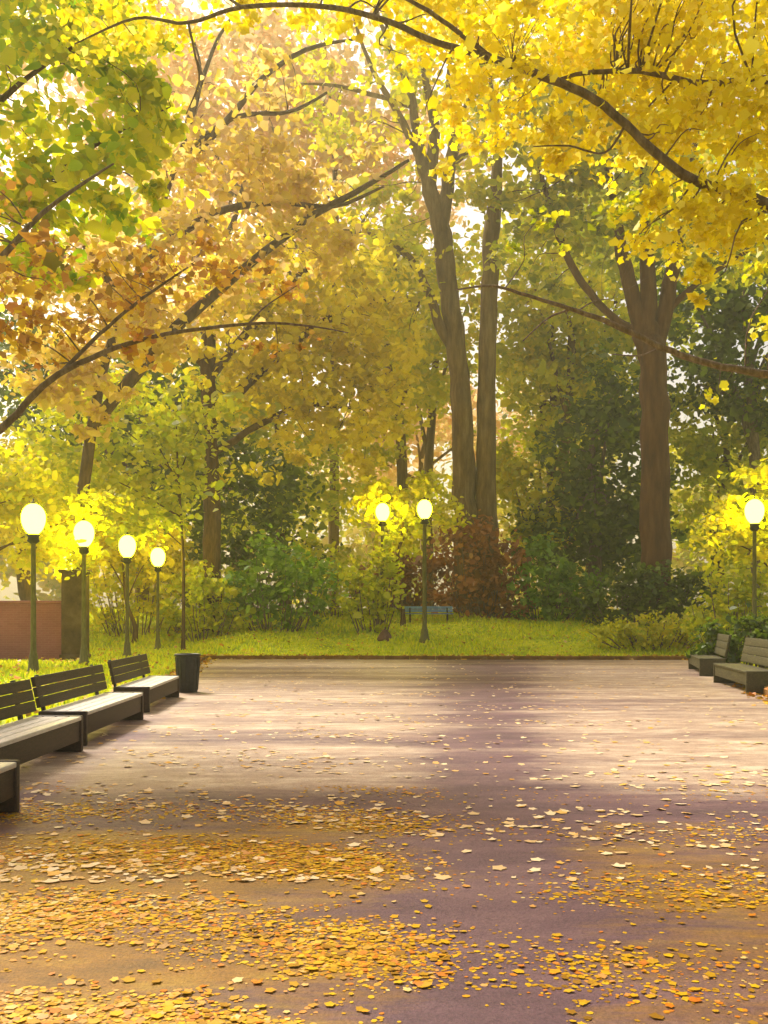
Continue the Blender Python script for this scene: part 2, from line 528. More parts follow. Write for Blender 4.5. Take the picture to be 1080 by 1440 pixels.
# ------------------------------------------------------------------ ground, plaza, kerb
def grid_sheet():
    xs = np.concatenate([-np.geomspace(220, 22, 14), np.linspace(-20, 20, 81), np.geomspace(22, 220, 14)])
    ys = np.concatenate([np.linspace(-30, -4, 8), np.linspace(-2, 60, 125), np.geomspace(63, 420, 14)])
    X, Y = np.meshgrid(xs, ys)
    Z = gz(X, Y) - 0.02
    V = np.stack([X, Y, Z], -1).reshape(-1, 3)
    nx, ny = len(xs), len(ys)
    i = (np.arange(ny - 1)[:, None] * nx + np.arange(nx - 1)[None]).ravel()
    return mesh_np('ground', V, [np.stack([i, i + 1, i + nx + 1, i + nx], 1)], M_ground, None, True)


tag(grid_sheet(), kind='structure')

LEFT_EDGE = [(-4.35, -8.0), (-4.35, 7.0), (-4.5, 14.0), (-4.75, 20.0), (-5.6, 27.0), (-6.35, 33.0)]
RIGHT_EDGE = [(6.0, -8.0), (6.1, 10.0), (7.2, 17.0), (9.0, 24.0), (10.9, 32.4)]


def edge_pts(e, k):
    e = np.array(e); seg = np.linalg.norm(np.diff(e, axis=0), axis=1); s = np.concatenate([[0], np.cumsum(seg)])
    t = np.linspace(0, s[-1], k)
    return np.stack([np.interp(t, s, e[:, 0]), np.interp(t, s, e[:, 1])], 1)


def plaza():
    k, m = 60, 30
    L = edge_pts(LEFT_EDGE, k); Rr = edge_pts(RIGHT_EDGE, k)
    t = np.linspace(0, 1, m)
    G = L[:, None] * (1 - t)[None, :, None] + Rr[:, None] * t[None, :, None]
    V = np.concatenate([G.reshape(-1, 2), np.full((k * m, 1), 0.004)], 1)
    i = (np.arange(k - 1)[:, None] * m + np.arange(m - 1)[None]).ravel()
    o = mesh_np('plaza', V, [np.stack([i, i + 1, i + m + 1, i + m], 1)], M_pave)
    tag(o, kind='structure')


plaza()


def kerb():
    mb = MB()
    path = np.concatenate([edge_pts(LEFT_EDGE, 40), edge_pts(RIGHT_EDGE, 40)[::-1]])
    w = 0.16
    rs = np.random.RandomState(3)
    for a, b in zip(path[:-1], path[1:]):
        L = np.linalg.norm(b - a); ns = max(1, int(round(L / 0.9)))
        for s in range(ns):
            p = a + (b - a) * (s / ns); q = a + (b - a) * ((s + 1) / ns)
            c = (p + q) / 2; ang = math.atan2(q[1] - p[1], q[0] - p[0])
            ca, sa = math.cos(ang), math.sin(ang)
            rot = np.array([[ca, -sa, 0], [sa, ca, 0], [0, 0, 1]])
            n = np.array([-sa, ca])
            c = c + n * w * 0.5
            mb.box((c[0], c[1], 0.035 + rs.uniform(-0.006, 0.006)), (np.linalg.norm(q - p) - 0.012, w, 0.19), rot, 0.012)
    o = mb.build('kerb', M_kerb, None, False)
    tag(o, kind='structure')


kerb()


def inside_plaza(x, y, m=0.0):
    le = np.array(LEFT_EDGE); re = np.array(RIGHT_EDGE)
    xl = np.interp(y, le[:, 1], le[:, 0]); xr = np.interp(y, re[:, 1], re[:, 0])
    back = 33.0 + (x + 6.35) / 17.25 * (-0.6)
    return (x > xl - m) & (x < xr + m) & (y < back + m)


def grass():
    rs = np.random.RandomState(5)
    n = 90000
    x = rs.uniform(-19, 19, n); y = rs.uniform(5, 52, n) ** 1.0
    near = rs.uniform(0, 1, n)
    keep = ~inside_plaza(x, y, 0.22)
    x, y = x[keep], y[keep]
    vis = (np.abs(x) < 0.50 * y + 2)
    x, y = x[vis], y[vis]
    n = len(x)
    h = rs.uniform(0.07, 0.2, n) * (1 + 0.5 * np.sin(x * 0.7) * np.sin(y * 0.9)); w = rs.uniform(0.02, 0.05, n)
    a = rs.uniform(0, 6.28, n); z = gz(x, y) - 0.03
    lx, ly = rs.normal(0, 0.06, n), rs.normal(0, 0.06, n)
    V = np.zeros((n, 5, 3))
    dx, dy = np.cos(a) * w, np.sin(a) * w
    V[:, 0] = np.stack([x - dx, y - dy, z], 1); V[:, 1] = np.stack([x + dx, y + dy, z], 1)
    V[:, 2] = np.stack([x + dx * 0.8 + lx * 0.4, y + dy * 0.8 + ly * 0.4, z + h * 0.6], 1)
    V[:, 3] = np.stack([x + lx, y + ly, z + h], 1)
    V[:, 4] = np.stack([x - dx * 0.8 + lx * 0.4, y - dy * 0.8 + ly * 0.4, z + h * 0.6], 1)
    o = mesh_np('grass', V.reshape(-1, 3), [np.arange(n * 5).reshape(n, 5)], M_grass)
    tag(o, 'yellow green grass growing over the lawn around the plaza', 'grass', kind='stuff')


grass()


def litter():
    rs = np.random.RandomState(8)

    def scatter(n, yr, fn, size, mat, name, label, sides=15):
        y = yr[0] + (yr[1] - yr[0]) * rs.uniform(0, 1, n) ** 1.25
        x = rs.uniform(-0.5, 0.5, n) * (y * 0.95 + 1.0)
        keep = inside_plaza(x, y, -0.05) & (rs.uniform(0, 1, n) < fn(x, y))
        x, y = x[keep], y[keep]
        n = len(x)
        C = np.stack([x, y, np.full(n, 0.0055 if sides < 15 else 0.0075) + rs.uniform(0, 0.0015 if sides < 15 else 0.004, n)], 1)
        nrm = rs.normal(0, 0.03 if sides < 15 else 0.07, (n, 3)); nrm[:, 2] = 1
        nrm /= np.linalg.norm(nrm, axis=1)[:, None]
        t = rs.normal(0, 1, (n, 3)); t[:, 0] *= 1.6; t -= nrm * np.sum(t * nrm, 1)[:, None]; t /= np.linalg.norm(t, axis=1)[:, None]
        b = np.cross(nrm, t)
        s = size * np.clip(np.exp(rs.normal(0, 0.36, n)), 0.4, 1.7)
        ang, lb = lobes(sides)
        if sides < 15: lb = np.ones(sides)
        rad = lb[None] * (1 + 0.12 * rs.uniform(-1, 1, (n, sides)))
        u = np.cos(ang)[None] * rad * s[:, None] * 0.5; v = np.sin(ang)[None] * rad * s[:, None] * 0.42
        cup = (np.abs(v) / s[:, None]) ** 2 * s[:, None] * rs.uniform(0.0, 0.35, (n, 1)) * (sides >= 15) + (u / s[:, None]) ** 2 * s[:, None] * rs.uniform(0.0, 0.3, (n, 1)) * (sides >= 15)
        V = C[:, None] + u[:, :, None] * t[:, None] + v[:, :, None] * b[:, None] + cup[:, :, None] * np.array([0, 0, 1.0])
        o = mesh_np(name, V.reshape(-1, 3), [np.arange(n * sides).reshape(n, sides)], mat)
        tag(o, label, 'fallen leaves', kind='stuff')

    def drift(x, y):
        a = 0.5 + 0.5 * np.sin(y * 4.6 + 1.2 * np.sin(x * 1.1) + 0.5 * x); b = 0.5 + 0.5 * np.sin(x * 1.7 - y * 1.3 + 2 * np.sin(y * 0.7))
        return np.clip(1.35 * a * (0.35 + 0.65 * b) - 0.03 + 0.12 * np.sin(x * 9 + 3 * np.sin(y * 7)), 0, 1)

    def shadow_gap(x, y):  # fewer leaves along the shadow strip painted on the paving
        c = 0.5 + 0.10 * (y - 4)
        return 1 - 0.88 * np.exp(-((x - c) / (0.34 + 0.05 * y)) ** 2)

    scatter(22000, (2.6, 8.4), lambda x, y: (0.05 + 0.95 * drift(x, y)) * shadow_gap(x, y) * (0.26 + 0.74 * smooth(1.5, -0.3, x)) * (0.35 + 0.65 * smooth(7.9, 6.6, y)),
            0.044, M_litter_ochre, 'fallen_leaves', 'ochre and orange fallen leaves strewn over the near paving')
    scatter(170000, (2.4, 8.6), lambda x, y: drift(x, y) ** 1.3 * shadow_gap(x, y) * (0.22 + 0.78 * smooth(1.5, -0.3, x)) * (0.25 + 0.75 * smooth(8.2, 6.6, y)),
            0.022, M_litter_ochre, 'leaf_crumbs', 'crushed ochre leaf crumbs lying in drifts between the near fallen leaves', 6)
    scatter(20000, (5.5, 32), lambda x, y: (0.1 + 0.9 * drift(x * 0.5, y * 0.6)) * (0.5 + 0.5 * shadow_gap(x, y)) * 0.5,
            0.075, M_litter_pale, 'fallen_leaves', 'pale cream fallen leaves scattered over the far paving')


litter()


def lawn_litter():
    rs = np.random.RandomState(18)
    n = 9000
    y = rs.uniform(6, 50, n); x = rs.uniform(-0.5, 0.5, n) * (y + 2)
    k = ~inside_plaza(x, y, 0.18)
    x, y = x[k], y[k]
    e = rs.uniform(0, 1, 2600)          # thicker along the kerb
    path = np.concatenate([edge_pts(LEFT_EDGE, 200)[90:], edge_pts(RIGHT_EDGE, 200)[:90:-1]])
    seg = np.linalg.norm(np.diff(path, axis=0), axis=1); c = np.concatenate([[0], np.cumsum(seg)])
    px_ = np.interp(e * c[-1], c, path[:, 0]); py_ = np.interp(e * c[-1], c, path[:, 1])
    x = np.concatenate([x, px_ + rs.normal(0, 0.14, 2600)]); y = np.concatenate([y, py_ + 0.10 + rs.normal(0.1, 0.16, 2600)])
    z = np.where(inside_plaza(x, y, 0.0), 0.012, np.maximum(gz(x, y) + rs.uniform(0.04, 0.12, len(x)), np.where(inside_plaza(x, y, 0.2), 0.145, 0.0)))
    V, I = leaves_geo(np.stack([x, y, z], 1), 0.11, rs, sides=15, up=1.3)
    o = mesh_np('fallen_leaves', V, [I], M_litter_ochre)
    tag(o, 'ochre fallen leaves lying on the lawn and gathered along the kerb', 'fallen leaves', kind='stuff')


lawn_litter()

# ------------------------------------------------------------------ lamps
def make_lamp(h, post_r, gw, gh):
    root = empty('street_lamp', (0, 0, 0))
    p = MB()
    p.lathe([(post_r * 2.3, -0.25), (post_r * 2.3, 0.10), (post_r * 1.9, 0.14), (post_r * 1.5, 0.45), (post_r * 1.15, 0.55),
             (post_r, 0.7), (post_r * 0.8, h - gh / 2 - 0.22), (post_r * 1.1, h - gh / 2 - 0.2)], n=14)
    p.build('post', M_post, root)
    c = MB()
    c.lathe([(post_r * 1.1, h - gh / 2 - 0.2), (post_r * 2.2, h - gh / 2 - 0.14), (gw * 0.22, h - gh / 2 - 0.05), (gw * 0.30, h - gh / 2 + 0.03)], n=16)
    c.build('collar', M_iron, root)
    g = MB()
    prof = []
    for k in range(13):
        a = -math.pi / 2 + math.pi * k / 12
        prof.append((max(0.02, gw / 2 * math.cos(a) * (1 + 0.10 * math.sin(a))), h + gh / 2 * math.sin(a)))
    g.lathe(prof, n=20)
    g.build('globe', M_lamp, root)
    f = MB()
    f.lathe([(gw * 0.14, h + gh / 2 - 0.015), (gw * 0.10, h + gh / 2 + 0.03), (0.018, h + gh / 2 + 0.05), (0.012, h + gh / 2 + 0.12)], n=12)
    f.build('finial', M_iron, root)
    return root


def copy_tree(o, parent=None):
    c = o.copy(); COL.objects.link(c)
    if parent is not None: c.parent = parent
    for ch in list(o.children):
        copy_tree(ch, c)
    return c


def put(o, x, y, label, cat, group, rz=0.0, z=None):
    o.location = (float(x), float(y), float(gz(x, y)) if z is None else z); o.rotation_euler = (0, 0, rz)
    tag(o, label, cat, group)


GL = 'lit globe lamps'
lampA = make_lamp(3.86, 0.070, 0.58, 0.80)
lampsA = [(47, 23.0, 'lit globe lamp with the largest globe, on a post behind the dark benches'),
          (118, 27.2, 'second largest lit globe lamp of the row behind the dark benches'),
          (179, 32.2, 'third lit globe lamp of the row behind the benches, past the second largest'),
          (222, 38.0, 'smallest bright globe lamp ending the row, above the end of the dark benches')]
for i, (px, d, lb) in enumerate(lampsA):
    o = lampA if i == 0 else copy_tree(lampA)
    put(o, (px - 540) / F * d, d, lb, 'street lamp', GL)
o = copy_tree(lampA)
put(o, (97 - 540) / F * 43.0, 43.0, 'small far globe lamp low behind the second largest globe lamp', 'street lamp', GL)
o.location.z = 0.15
lampB = make_lamp(5.35, 0.095, 0.60, 0.80)
dB = 37.5
put(lampB, (597 - 540) / F * dB, dB, 'tall globe lamp with its whole post standing on the lawn before red shrubs', 'street lamp', GL)
lampB.location.z = float(gz(lampB.location.x, dB))
o = copy_tree(lampB)
put(o, (538 - 540) / F * 40.0, 40.0, 'globe lamp with post hidden by red brown shrubs, beside the lawn lamp', 'street lamp', GL)
o.location.z = float(gz(0, 40.0)) - 0.30
o = copy_tree(lampA)
put(o, (1061 - 540) / F * 29.0, 29.0, 'lone lit globe lamp behind the grey brown benches', 'street lamp', GL)
o.location.z = 0.9 * 0 + float(gz(o.location.x, 29.0)) + 0.9

# ------------------------------------------------------------------ benches
def make_bench(L, wood, seatm, seat_h=0.42, back_h=0.82, depth=0.56):
    """heavy timber bench along local X, seat front towards local -Y"""
    root = empty('park_bench', (0, 0, 0))
    s = MB()
    n = 4; sw = (depth + 0.04) / n
    for k in range(n):
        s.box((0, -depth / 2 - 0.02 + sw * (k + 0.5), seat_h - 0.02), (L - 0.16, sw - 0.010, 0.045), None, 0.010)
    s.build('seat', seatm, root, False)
    a = MB()
    a.box((0, -depth / 2 + 0.03, seat_h - 0.165), (L - 0.15, 0.04, 0.235), None, 0.010)
    a.build('apron', wood, root, False)
    b = MB()
    ta = R(12); rot = np.array([[1, 0, 0], [0, math.cos(ta), math.sin(ta)], [0, -math.sin(ta), math.cos(ta)]])
    nb = 3
    hb = (back_h - seat_h - 0.04) / nb
    for k in range(nb):
        z = seat_h + 0.05 + hb * (k + 0.5)
        b.box((0, depth / 2 - 0.01 + (z - seat_h) * math.tan(ta), z), (L, 0.05, hb - 0.004), rot, 0.010)
    b.build('backrest', wood, root, False)
    for sx in (-1, 1):
        l = MB()
        x = sx * (L / 2 - 0.04)
        l.box((x, 0.0, seat_h / 2 + 0.005), (0.075, depth + 0.02, seat_h + 0.01), None, 0.014)
        l.build('side_panel', wood, root, False)
    for sx in (-1, 1):
        l = MB()
        x = sx * (L / 2 - 0.3)
        l.box((x, depth / 2 + 0.04 + (back_h - seat_h) / 2 * math.tan(ta), (seat_h + back_h) / 2 - 0.03), (0.07, 0.04, back_h - seat_h + 0.10), rot, 0.010)
        l.build('back_support', M_iron, root, False)
    return root


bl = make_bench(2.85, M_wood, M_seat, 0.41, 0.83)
GBL = 'dark benches in a row along the plaza edge'
# front-edge start and end of each seat (x, y)
rows = [((-3.02, 4.65), (-2.96, 7.5), 'dark bench cut off by the picture edge, nearest of its row'),
        ((-3.55, 7.95), (-3.52, 10.8), 'dark bench with pale seat, between the cut off bench and the one past it'),
        ((-3.62, 11.2), (-3.66, 14.05), 'dark bench with pale seat, third along its row, jutting into the plaza'),
        ((-3.82, 15.0), (-3.96, 17.85), 'farthest dark bench of its row, next to the black litter bin')]
for i, (a, b, lb) in enumerate(rows):
    o = bl if i == 0 else copy_tree(bl)
    a = np.array(a); b = np.array(b); c = (a + b) / 2
    ang = math.atan2(b[1] - a[1], b[0] - a[0])        # local X along the seat
    # local -Y must face +x (the plaza)
    nrm = np.array([-math.sin(ang), math.cos(ang)])     # local +Y
    c = c + nrm * 0.28
    put(o, c[0], c[1], lb, 'bench', GBL, ang, 0.004)
br = make_bench(3.2, M_greywood, M_greywood, 0.45, 1.05, 0.62)
GBR = 'grey brown benches along the opposite plaza edge'
rows = [((7.75, 21.8), (7.25, 18.4), 'grey brown slatted bench cut off by the picture edge, nearer of its pair'),
        ((8.95, 27.2), (8.15, 23.8), 'grey brown slatted bench under the lone lamp, farther of its pair')]
for i, (a, b, lb) in enumerate(rows):
    o = br if i == 0 else copy_tree(br)
    a = np.array(a); b = np.array(b); c = (a + b) / 2
    ang = math.atan2(b[1] - a[1], b[0] - a[0])
    nrm = np.array([-math.sin(ang), math.cos(ang)])
    c = c + nrm * 0.31
    put(o, c[0], c[1], lb, 'bench', GBR, ang, 0.004)

# ------------------------------------------------------------------ bin, stone, blue bench, brick wall
rb = empty('litter_bin', at(264, 972, 19.0)); rb.location.z = 0.004
tag(rb, 'black round litter bin at the end of the dark bench row', 'litter bin')
m = MB(); m.lathe([(0.19, 0.0), (0.20, 0.03), (0.245, 0.74), (0.245, 0.76), (0.215, 0.76), (0.20, 0.30), (0.02, 0.29)], n=24, cap=True); m.build('body', M_bin, rb)
m = MB(); m.lathe([(0.247, 0.735), (0.268, 0.74), (0.272, 0.765), (0.266, 0.79), (0.225, 0.79), (0.217, 0.762)], n=24, cap=False); m.build('rim', M_iron, rb)
m = MB()
for k in range(16):
    a = 2 * math.pi * k / 16
    m.tube([(0.205 * math.cos(a), 0.205 * math.sin(a), 0.05), (0.252 * math.cos(a), 0.252 * math.sin(a), 0.72)], [0.009, 0.009], n=5, sub=1)
m.build('cage', M_iron, rb)


def stone():
    import bmesh
    bm = bmesh.new(); bmesh.ops.create_icosphere(bm, subdivisions=3, radius=1.0)
    rs = np.random.RandomState(2)
    V = np.array([v.co[:] for v in bm.verts]); F_ = np.array([[v.index for v in f.verts] for f in bm.faces]); bm.free()
    for _ in range(9):
        d = rs.normal(0, 1, 3); d /= np.linalg.norm(d); c = rs.uniform(0.55, 0.85)
        s = V @ d; V = V - np.maximum(0, s - c)[:, None] * d * 0.9
    top = np.clip(V[:, 2], -0.3, 1)
    V[:, 0] *= 0.30 * (1 - 0.45 * top); V[:, 1] *= 0.24 * (1 - 0.4 * top); V[:, 2] *= 0.34
    V += rs.normal(0, 0.004, V.shape)
    p = at(541, 880, 37.7); z = float(gz(p[0], 37.7))
    o = mesh_np('rock', V, [F_], M_rock, None, False); o.location = (p[0], 37.7, z + 0.12)
    tag(o, 'small pointed purple brown stone sitting on the lawn', 'rock')


stone()

bb = empty('park_bench', (0, 0, 0)); bx = (603 - 540) / F * 42.0
bb.location = (bx, 42.0, float(gz(bx, 42.0)) - 0.02)
tag(bb, 'low blue painted bench half hidden behind the lawn under red brown shrubs', 'bench')
m = MB()
for k in range(4): m.box((0, -0.2 + 0.13 * k, 0.40), (2.2, 0.115, 0.045), None, 0.008)
m.build('seat', M_blue, bb, False)
m = MB()
for k in range(2): m.box((0, 0.30 + 0.02 * k, 0.54 + 0.14 * k), (2.2, 0.035, 0.12), None, 0.008)
m.build('backrest', M_blue, bb, False)
for sx in (-0.85, 0.85):
    m = MB(); m.box((sx, -0.15, 0.19), (0.06, 0.06, 0.375), None, 0.008); m.box((sx, 0.0675, 0.35), (0.05, 0.375, 0.05), None, 0.008); m.box((sx, 0.27, 0.34), (0.06, 0.03, 0.68), None, 0.008); m.build('leg', M_iron, bb, False)

wl = empty('brick_wall', (-15.2, 30.5, 0)); wl.location.z = float(gz(-14, 31)) - 0.05
tag(wl, 'pink brick garden wall with a tall dark end pier behind the lamp with the largest globe', 'wall')
m = MB(); m.box((0, 0, 0.95), (9.3, 0.34, 1.9), None, 0.01); m.build('wall_body', M_brick, wl, False)
m = MB(); m.box((0, 0, 1.95), (9.3, 0.46, 0.10), None, 0.02); m.build('coping', M_brick, wl, False)
m = MB(); m.box((5.02, 0, 1.45), (0.74, 0.6, 2.9), None, 0.03); m.box((5.02, 0, 2.96), (0.9, 0.76, 0.12), None, 0.03); m.box((5.02, 0, 0.12), (0.84, 0.7, 0.24), None, 0.03); m.build('pier', M_pier, wl, False)

# ------------------------------------------------------------------ trees
def G(x, y): return np.array([x, y, float(gz(x, y)) - 0.1])

# near golden tree, trunk outside the frame, limbs reaching across the top
d1 = 8.2
tb = np.array([6.3, 8.6, -0.05])
lim = [join((tb, 0.36), (tb + [0, 0, 0.5], 0.29), ((6.25, 8.6, 2.2), 0.25), ((6.1, 8.5, 4.2), 0.22), ((5.95, 8.4, 6.2), 0.17), ((5.9, 8.3, 8.2), 0.11), ((5.6, 8.2, 10.0), 0.05)),
       join(((6.14, 8.5, 3.6), 0.17), (at(1300, 400, 8.2), 0.13), (at(1180, 335, d1), 0.105), (at(1080, 288, d1), 0.085), (at(1000, 262, d1), 0.07), (at(945, 235, d1), 0.066),
            (at(880, 175, d1), 0.062), (at(830, 135, d1), 0.06), (at(760, 106, d1), 0.055), (at(680, 78, d1), 0.05), (at(610, 58, 8.3), 0.044), (at(540, 28, 8.4), 0.04),
            (at(450, 8, 8.5), 0.036), (at(340, 10, 8.6), 0.032), (at(265, 32, 8.7), 0.026), (at(190, 26, 8.8), 0.02), (at(105, 62, 8.9), 0.010)),
       join(((6.05, 8.45, 5.2), 0.13), (at(1250, 130, 8.4), 0.09), (at(1080, 112, 8.5), 0.06), (at(985, 118, 8.6), 0.05), (at(900, 100, 8.7), 0.042), (at(820, 103, 8.8), 0.034), (at(775, 112, 8.9), 0.02), (at(720, 90, 9.0), 0.01)),
       join((at(690, 80, 8.2), 0.04), (at(640, 42, 8.1), 0.032), (at(590, 8, 8.0), 0.028), (at(510, -30, 7.9), 0.02), (at(430, -60, 7.8), 0.01)),
       join((at(340, 10, 8.6), 0.024), (at(300, -14, 8.6), 0.02), (at(230, -40, 8.7), 0.012)),
       join((at(265, 32, 8.7), 0.02), (at(275, 80, 8.75), 0.018), (at(280, 115, 8.8), 0.014), (at(262, 160, 8.85), 0.008)),
       join((at(880, 175, 8.2), 0.02), (at(850, 215, 8.3), 0.016), (at(800, 205, 8.35), 0.014), (at(750, 206, 8.4), 0.008))]
sp = [px_spec(780, 20, 9.1, 260, 90, 1.0, 2500), px_spec(980, 60, 9.0, 170, 130, 1.0, 2300), px_spec(1010, 190, 8.8, 140, 70, 0.8, 1250),
      px_spec(860, 190, 9.1, 130, 45, 0.7, 700), px_spec(720, 150, 9.2, 120, 60, 0.7, 560), px_spec(960, 310, 8.3, 110, 50, 0.6, 480),
      px_spec(1020, 300, 8.2, 70, 55, 0.6, 330), px_spec(985, 392, 7.9, 30, 42, 0.16, 80), px_spec(620, 15, 9.1, 130, 55, 0.8, 480),
      px_spec(430, -10, 9.2, 160, 35, 0.7, 280), px_spec(320, 35, 9.2, 60, 35, 0.4, 80), px_spec(170, 20, 9.4, 170, 45, 0.7, 520),
      px_spec(1250, 60, 8.5, 260, 260, 2.0, 1800), px_spec(1000, -160, 8.5, 420, 120, 2.2, 1500), px_spec(620, 190, 9.2, 60, 60, 0.5, 80), px_spec(800, 60, 7.6, 220, 60, 0.5, 160)]
build_tree('maple_tree', 'golden yellow tree overhead with a long dark branch across the top of the view', tb, lim, [(c, r, int(n * 1.3)) for c, r, n in sp], 0.083, M_gold_near, B_dark,
           seed=21, twig=0.2, twig_r=0.012, clump=0.30, per=22, sides=15, lump=0.06)

# second tree outside the frame: long low branch crossing before the reddish trunk
tb = np.array([8.2, 13.2, 0.0])
lim = [join((tb, 0.34), (tb + [0, 0, 0.6], 0.27), ((8.2, 13.2, 2.5), 0.24), ((8.3, 13.3, 5.0), 0.20), ((8.2, 13.4, 7.5), 0.15), ((8.0, 13.5, 10), 0.07)),
       join(((8.24, 13.25, 3.9), 0.15), (at(1250, 556, 13.2), 0.13), (at(1150, 540, 13), 0.11), (at(1080, 527, 13), 0.095), (at(1000, 512, 13), 0.08), (at(930, 488, 13), 0.07), (at(860, 455, 13), 0.062), (at(800, 434, 13), 0.052),
            (at(740, 415, 13), 0.04), (at(690, 402, 13.1), 0.03), (at(640, 408, 13.2), 0.016)),
       join((at(800, 436, 13), 0.03), (at(770, 448, 13.2), 0.024), (at(735, 480, 13.3), 0.012)),
       join((at(812, 438, 13), 0.022), (at(835, 424, 13.2), 0.016), (at(862, 420, 13.3), 0.008)),
       join((at(930, 488, 13), 0.03), (at(900, 500, 13.1), 0.02), (at(860, 498, 13.2), 0.01))]
sp = [px_spec(1080, 330, 13, 90, 60, 0.8, 260), px_spec(1010, 560, 13, 40, 20, 0.3, 18), px_spec(1300, 200, 13.5, 260, 260, 3, 2600),
      px_spec(900, 300, 12.5, 90, 40, 0.7, 170), px_spec(760, 330, 13, 60, 40, 0.6, 60), px_spec(1120, 480, 13, 60, 60, 0.6, 120)]
build_tree('maple_tree', 'tree mostly out of view whose long bare low branch crosses before the reddish trunk', tb, lim, sp, 0.12, M_gold_hang, B_dark,
           seed=22, twig=0.4, twig_r=0.012, clump=0.30, per=20, sides=15, lump=0.06)

# left rusty maple with a low rising branch
tb = np.array([-6.4, 9.6, 0.05])
lim = [join((tb, 0.34), (tb + [0, 0, 0.5], 0.27), ((-6.4, 9.6, 2.0), 0.23), ((-6.3, 9.7, 4.0), 0.19), ((-6.2, 9.8, 6.0), 0.13), ((-6.0, 9.9, 8.0), 0.05)),
       join(((-6.37, 9.6, 2.1), 0.13), (at(-140, 690, 9.8), 0.09), (at(0, 604, 9.8), 0.066), (at(50, 552, 9.8), 0.056), (at(110, 512, 9.8), 0.048), (at(210, 475, 9.9), 0.038), (at(350, 455, 10), 0.028), (at(430, 458, 10.1), 0.018), (at(490, 468, 10.2), 0.008)),
       join((at(80, 530, 9.8), 0.040), (at(140, 470, 9.9), 0.034), (at(200, 420, 10), 0.026), (at(270, 372, 10.1), 0.012)),
       join((at(350, 455, 10), 0.02), (at(375, 430, 10.1), 0.014), (at(420, 400, 10.2), 0.006)),
       join(((-6.3, 9.7, 3.8), 0.11), (at(-60, 420, 9.9), 0.07), (at(60, 300, 10), 0.04), (at(160, 230, 10.1), 0.015))]
sp = [px_spec(110, 400, 10.2, 130, 60, 0.9, 420), px_spec(60, 470, 10, 90, 45, 0.6, 200), px_spec(250, 380, 10.4, 100, 50, 0.7, 200), px_spec(360, 400, 10.4, 90, 45, 0.6, 130),
      px_spec(-150, 350, 10, 160, 180, 1.6, 1400), px_spec(230, 490, 10, 80, 20, 0.4, 60), px_spec(400, 480, 10.2, 60, 20, 0.3, 36)]
build_tree('maple_tree', 'rust and orange leaved tree whose low branch rises over the lamp row', tb, lim, sp, 0.10, M_rust, B_dark,
           seed=23, twig=0.45, twig_r=0.012, clump=0.32, per=18, sides=15, lump=0.06)

# left lime-green tree filling the upper corner
tb = np.array([-8.6, 14.5, 0.1])
lim = [join((tb, 0.40), (tb + [0, 0, 0.6], 0.32), ((-8.5, 14.5, 3), 0.27), ((-8.3, 14.6, 6), 0.22), ((-7.9, 14.7, 9), 0.15), ((-7.2, 14.8, 12), 0.05)),
       join(((-8.35, 14.6, 5.2), 0.16), (at(-60, 330, 14.5), 0.11), (at(60, 250, 14.4), 0.07), (at(160, 190, 14.4), 0.04), (at(240, 150, 14.4), 0.015)),
       join(((-8.1, 14.6, 7.5), 0.14), (at(-60, 200, 14.5), 0.09), (at(50, 100, 14.6), 0.06), (at(150, 40, 14.7), 0.02))]
sp = [px_spec(70, 120, 14.5, 160, 120, 1.6, 950), px_spec(130, 240, 14.3, 130, 90, 1.2, 680), px_spec(20, 320, 14.4, 70, 80, 1.0, 420), px_spec(200, 160, 14.5, 70, 50, 0.9, 300),
      px_spec(150, 50, 14.6, 100, 60, 1.0, 430), px_spec(-150, 150, 14.5, 180, 220, 2.4, 2200), px_spec(60, 0, 14.8, 150, 90, 1.6, 1100), px_spec(130, 290, 14.2, 80, 40, 0.7, 220), px_spec(60, 400, 14.0, 60, 40, 0.6, 130), px_spec(200, 250, 14.2, 50, 40, 0.6, 110)]
build_tree('maple_tree', 'lime green and yellow tree filling the upper corner above the lamp row', tb, lim, sp, 0.17, M_lime, B_brown,
           seed=24, twig=0.35, twig_r=0.014, clump=0.30, per=24, sides=8)

# mid rusty tan tree, trunk beside the brick wall
d6 = 34.0
tb = G((112 - 540) / F * d6, d6)
lim = [join((tb, 0.55), (at(112, 860, d6), 0.43), (at(112, 800, d6), 0.38), (at(122, 650, d6), 0.34), (at(150, 500, d6), 0.28), (at(205, 360, d6), 0.19), (at(245, 240, d6), 0.14), (at(282, 120, d6), 0.10), (at(268, 40, d6), 0.05)),
       px_limb(d6, [(130, 600, 9), (230, 480, 8), (330, 390, 6.5), (430, 310, 5), (500, 270, 4), (575, 225, 2)]),
       px_limb(d6, [(205, 360, 7), (300, 300, 5.5), (390, 285, 4.5), (470, 290, 3), (540, 262, 1.5)]),
       px_limb(d6, [(245, 240, 6), (310, 180, 5), (370, 110, 4), (430, 70, 3), (500, 55, 1.5)]),
       px_limb(d6, [(250, 220, 4), (330, 165, 3.4), (405, 158, 2.6), (460, 130, 1.5)]),
       px_limb(d6, [(180, 430, 5), (110, 330, 4), (70, 220, 2)]),
       px_limb(d6, [(255, 200, 4), (300, 70, 2.6), (340, 0, 1.6), (370, -60, 1)])]
sp = [px_spec(330, 270, d6, 150, 70, 3.5, 1500), px_spec(420, 340, d6, 100, 50, 3, 520), px_spec(240, 380, d6, 150, 90, 3.5, 1500), px_spec(180, 470, d6, 120, 60, 3, 900),
      px_spec(430, 230, d6, 110, 50, 3, 520), px_spec(330, 150, d6, 110, 60, 3, 240), px_spec(90, 420, d6, 130, 110, 3.5, 1300), px_spec(125, 560, d6 - 2, 60, 60, 1.5, 420), px_spec(60, 520, d6 - 2, 70, 50, 1.5, 380), px_spec(350, 60, d6, 120, 60, 3, 130)]
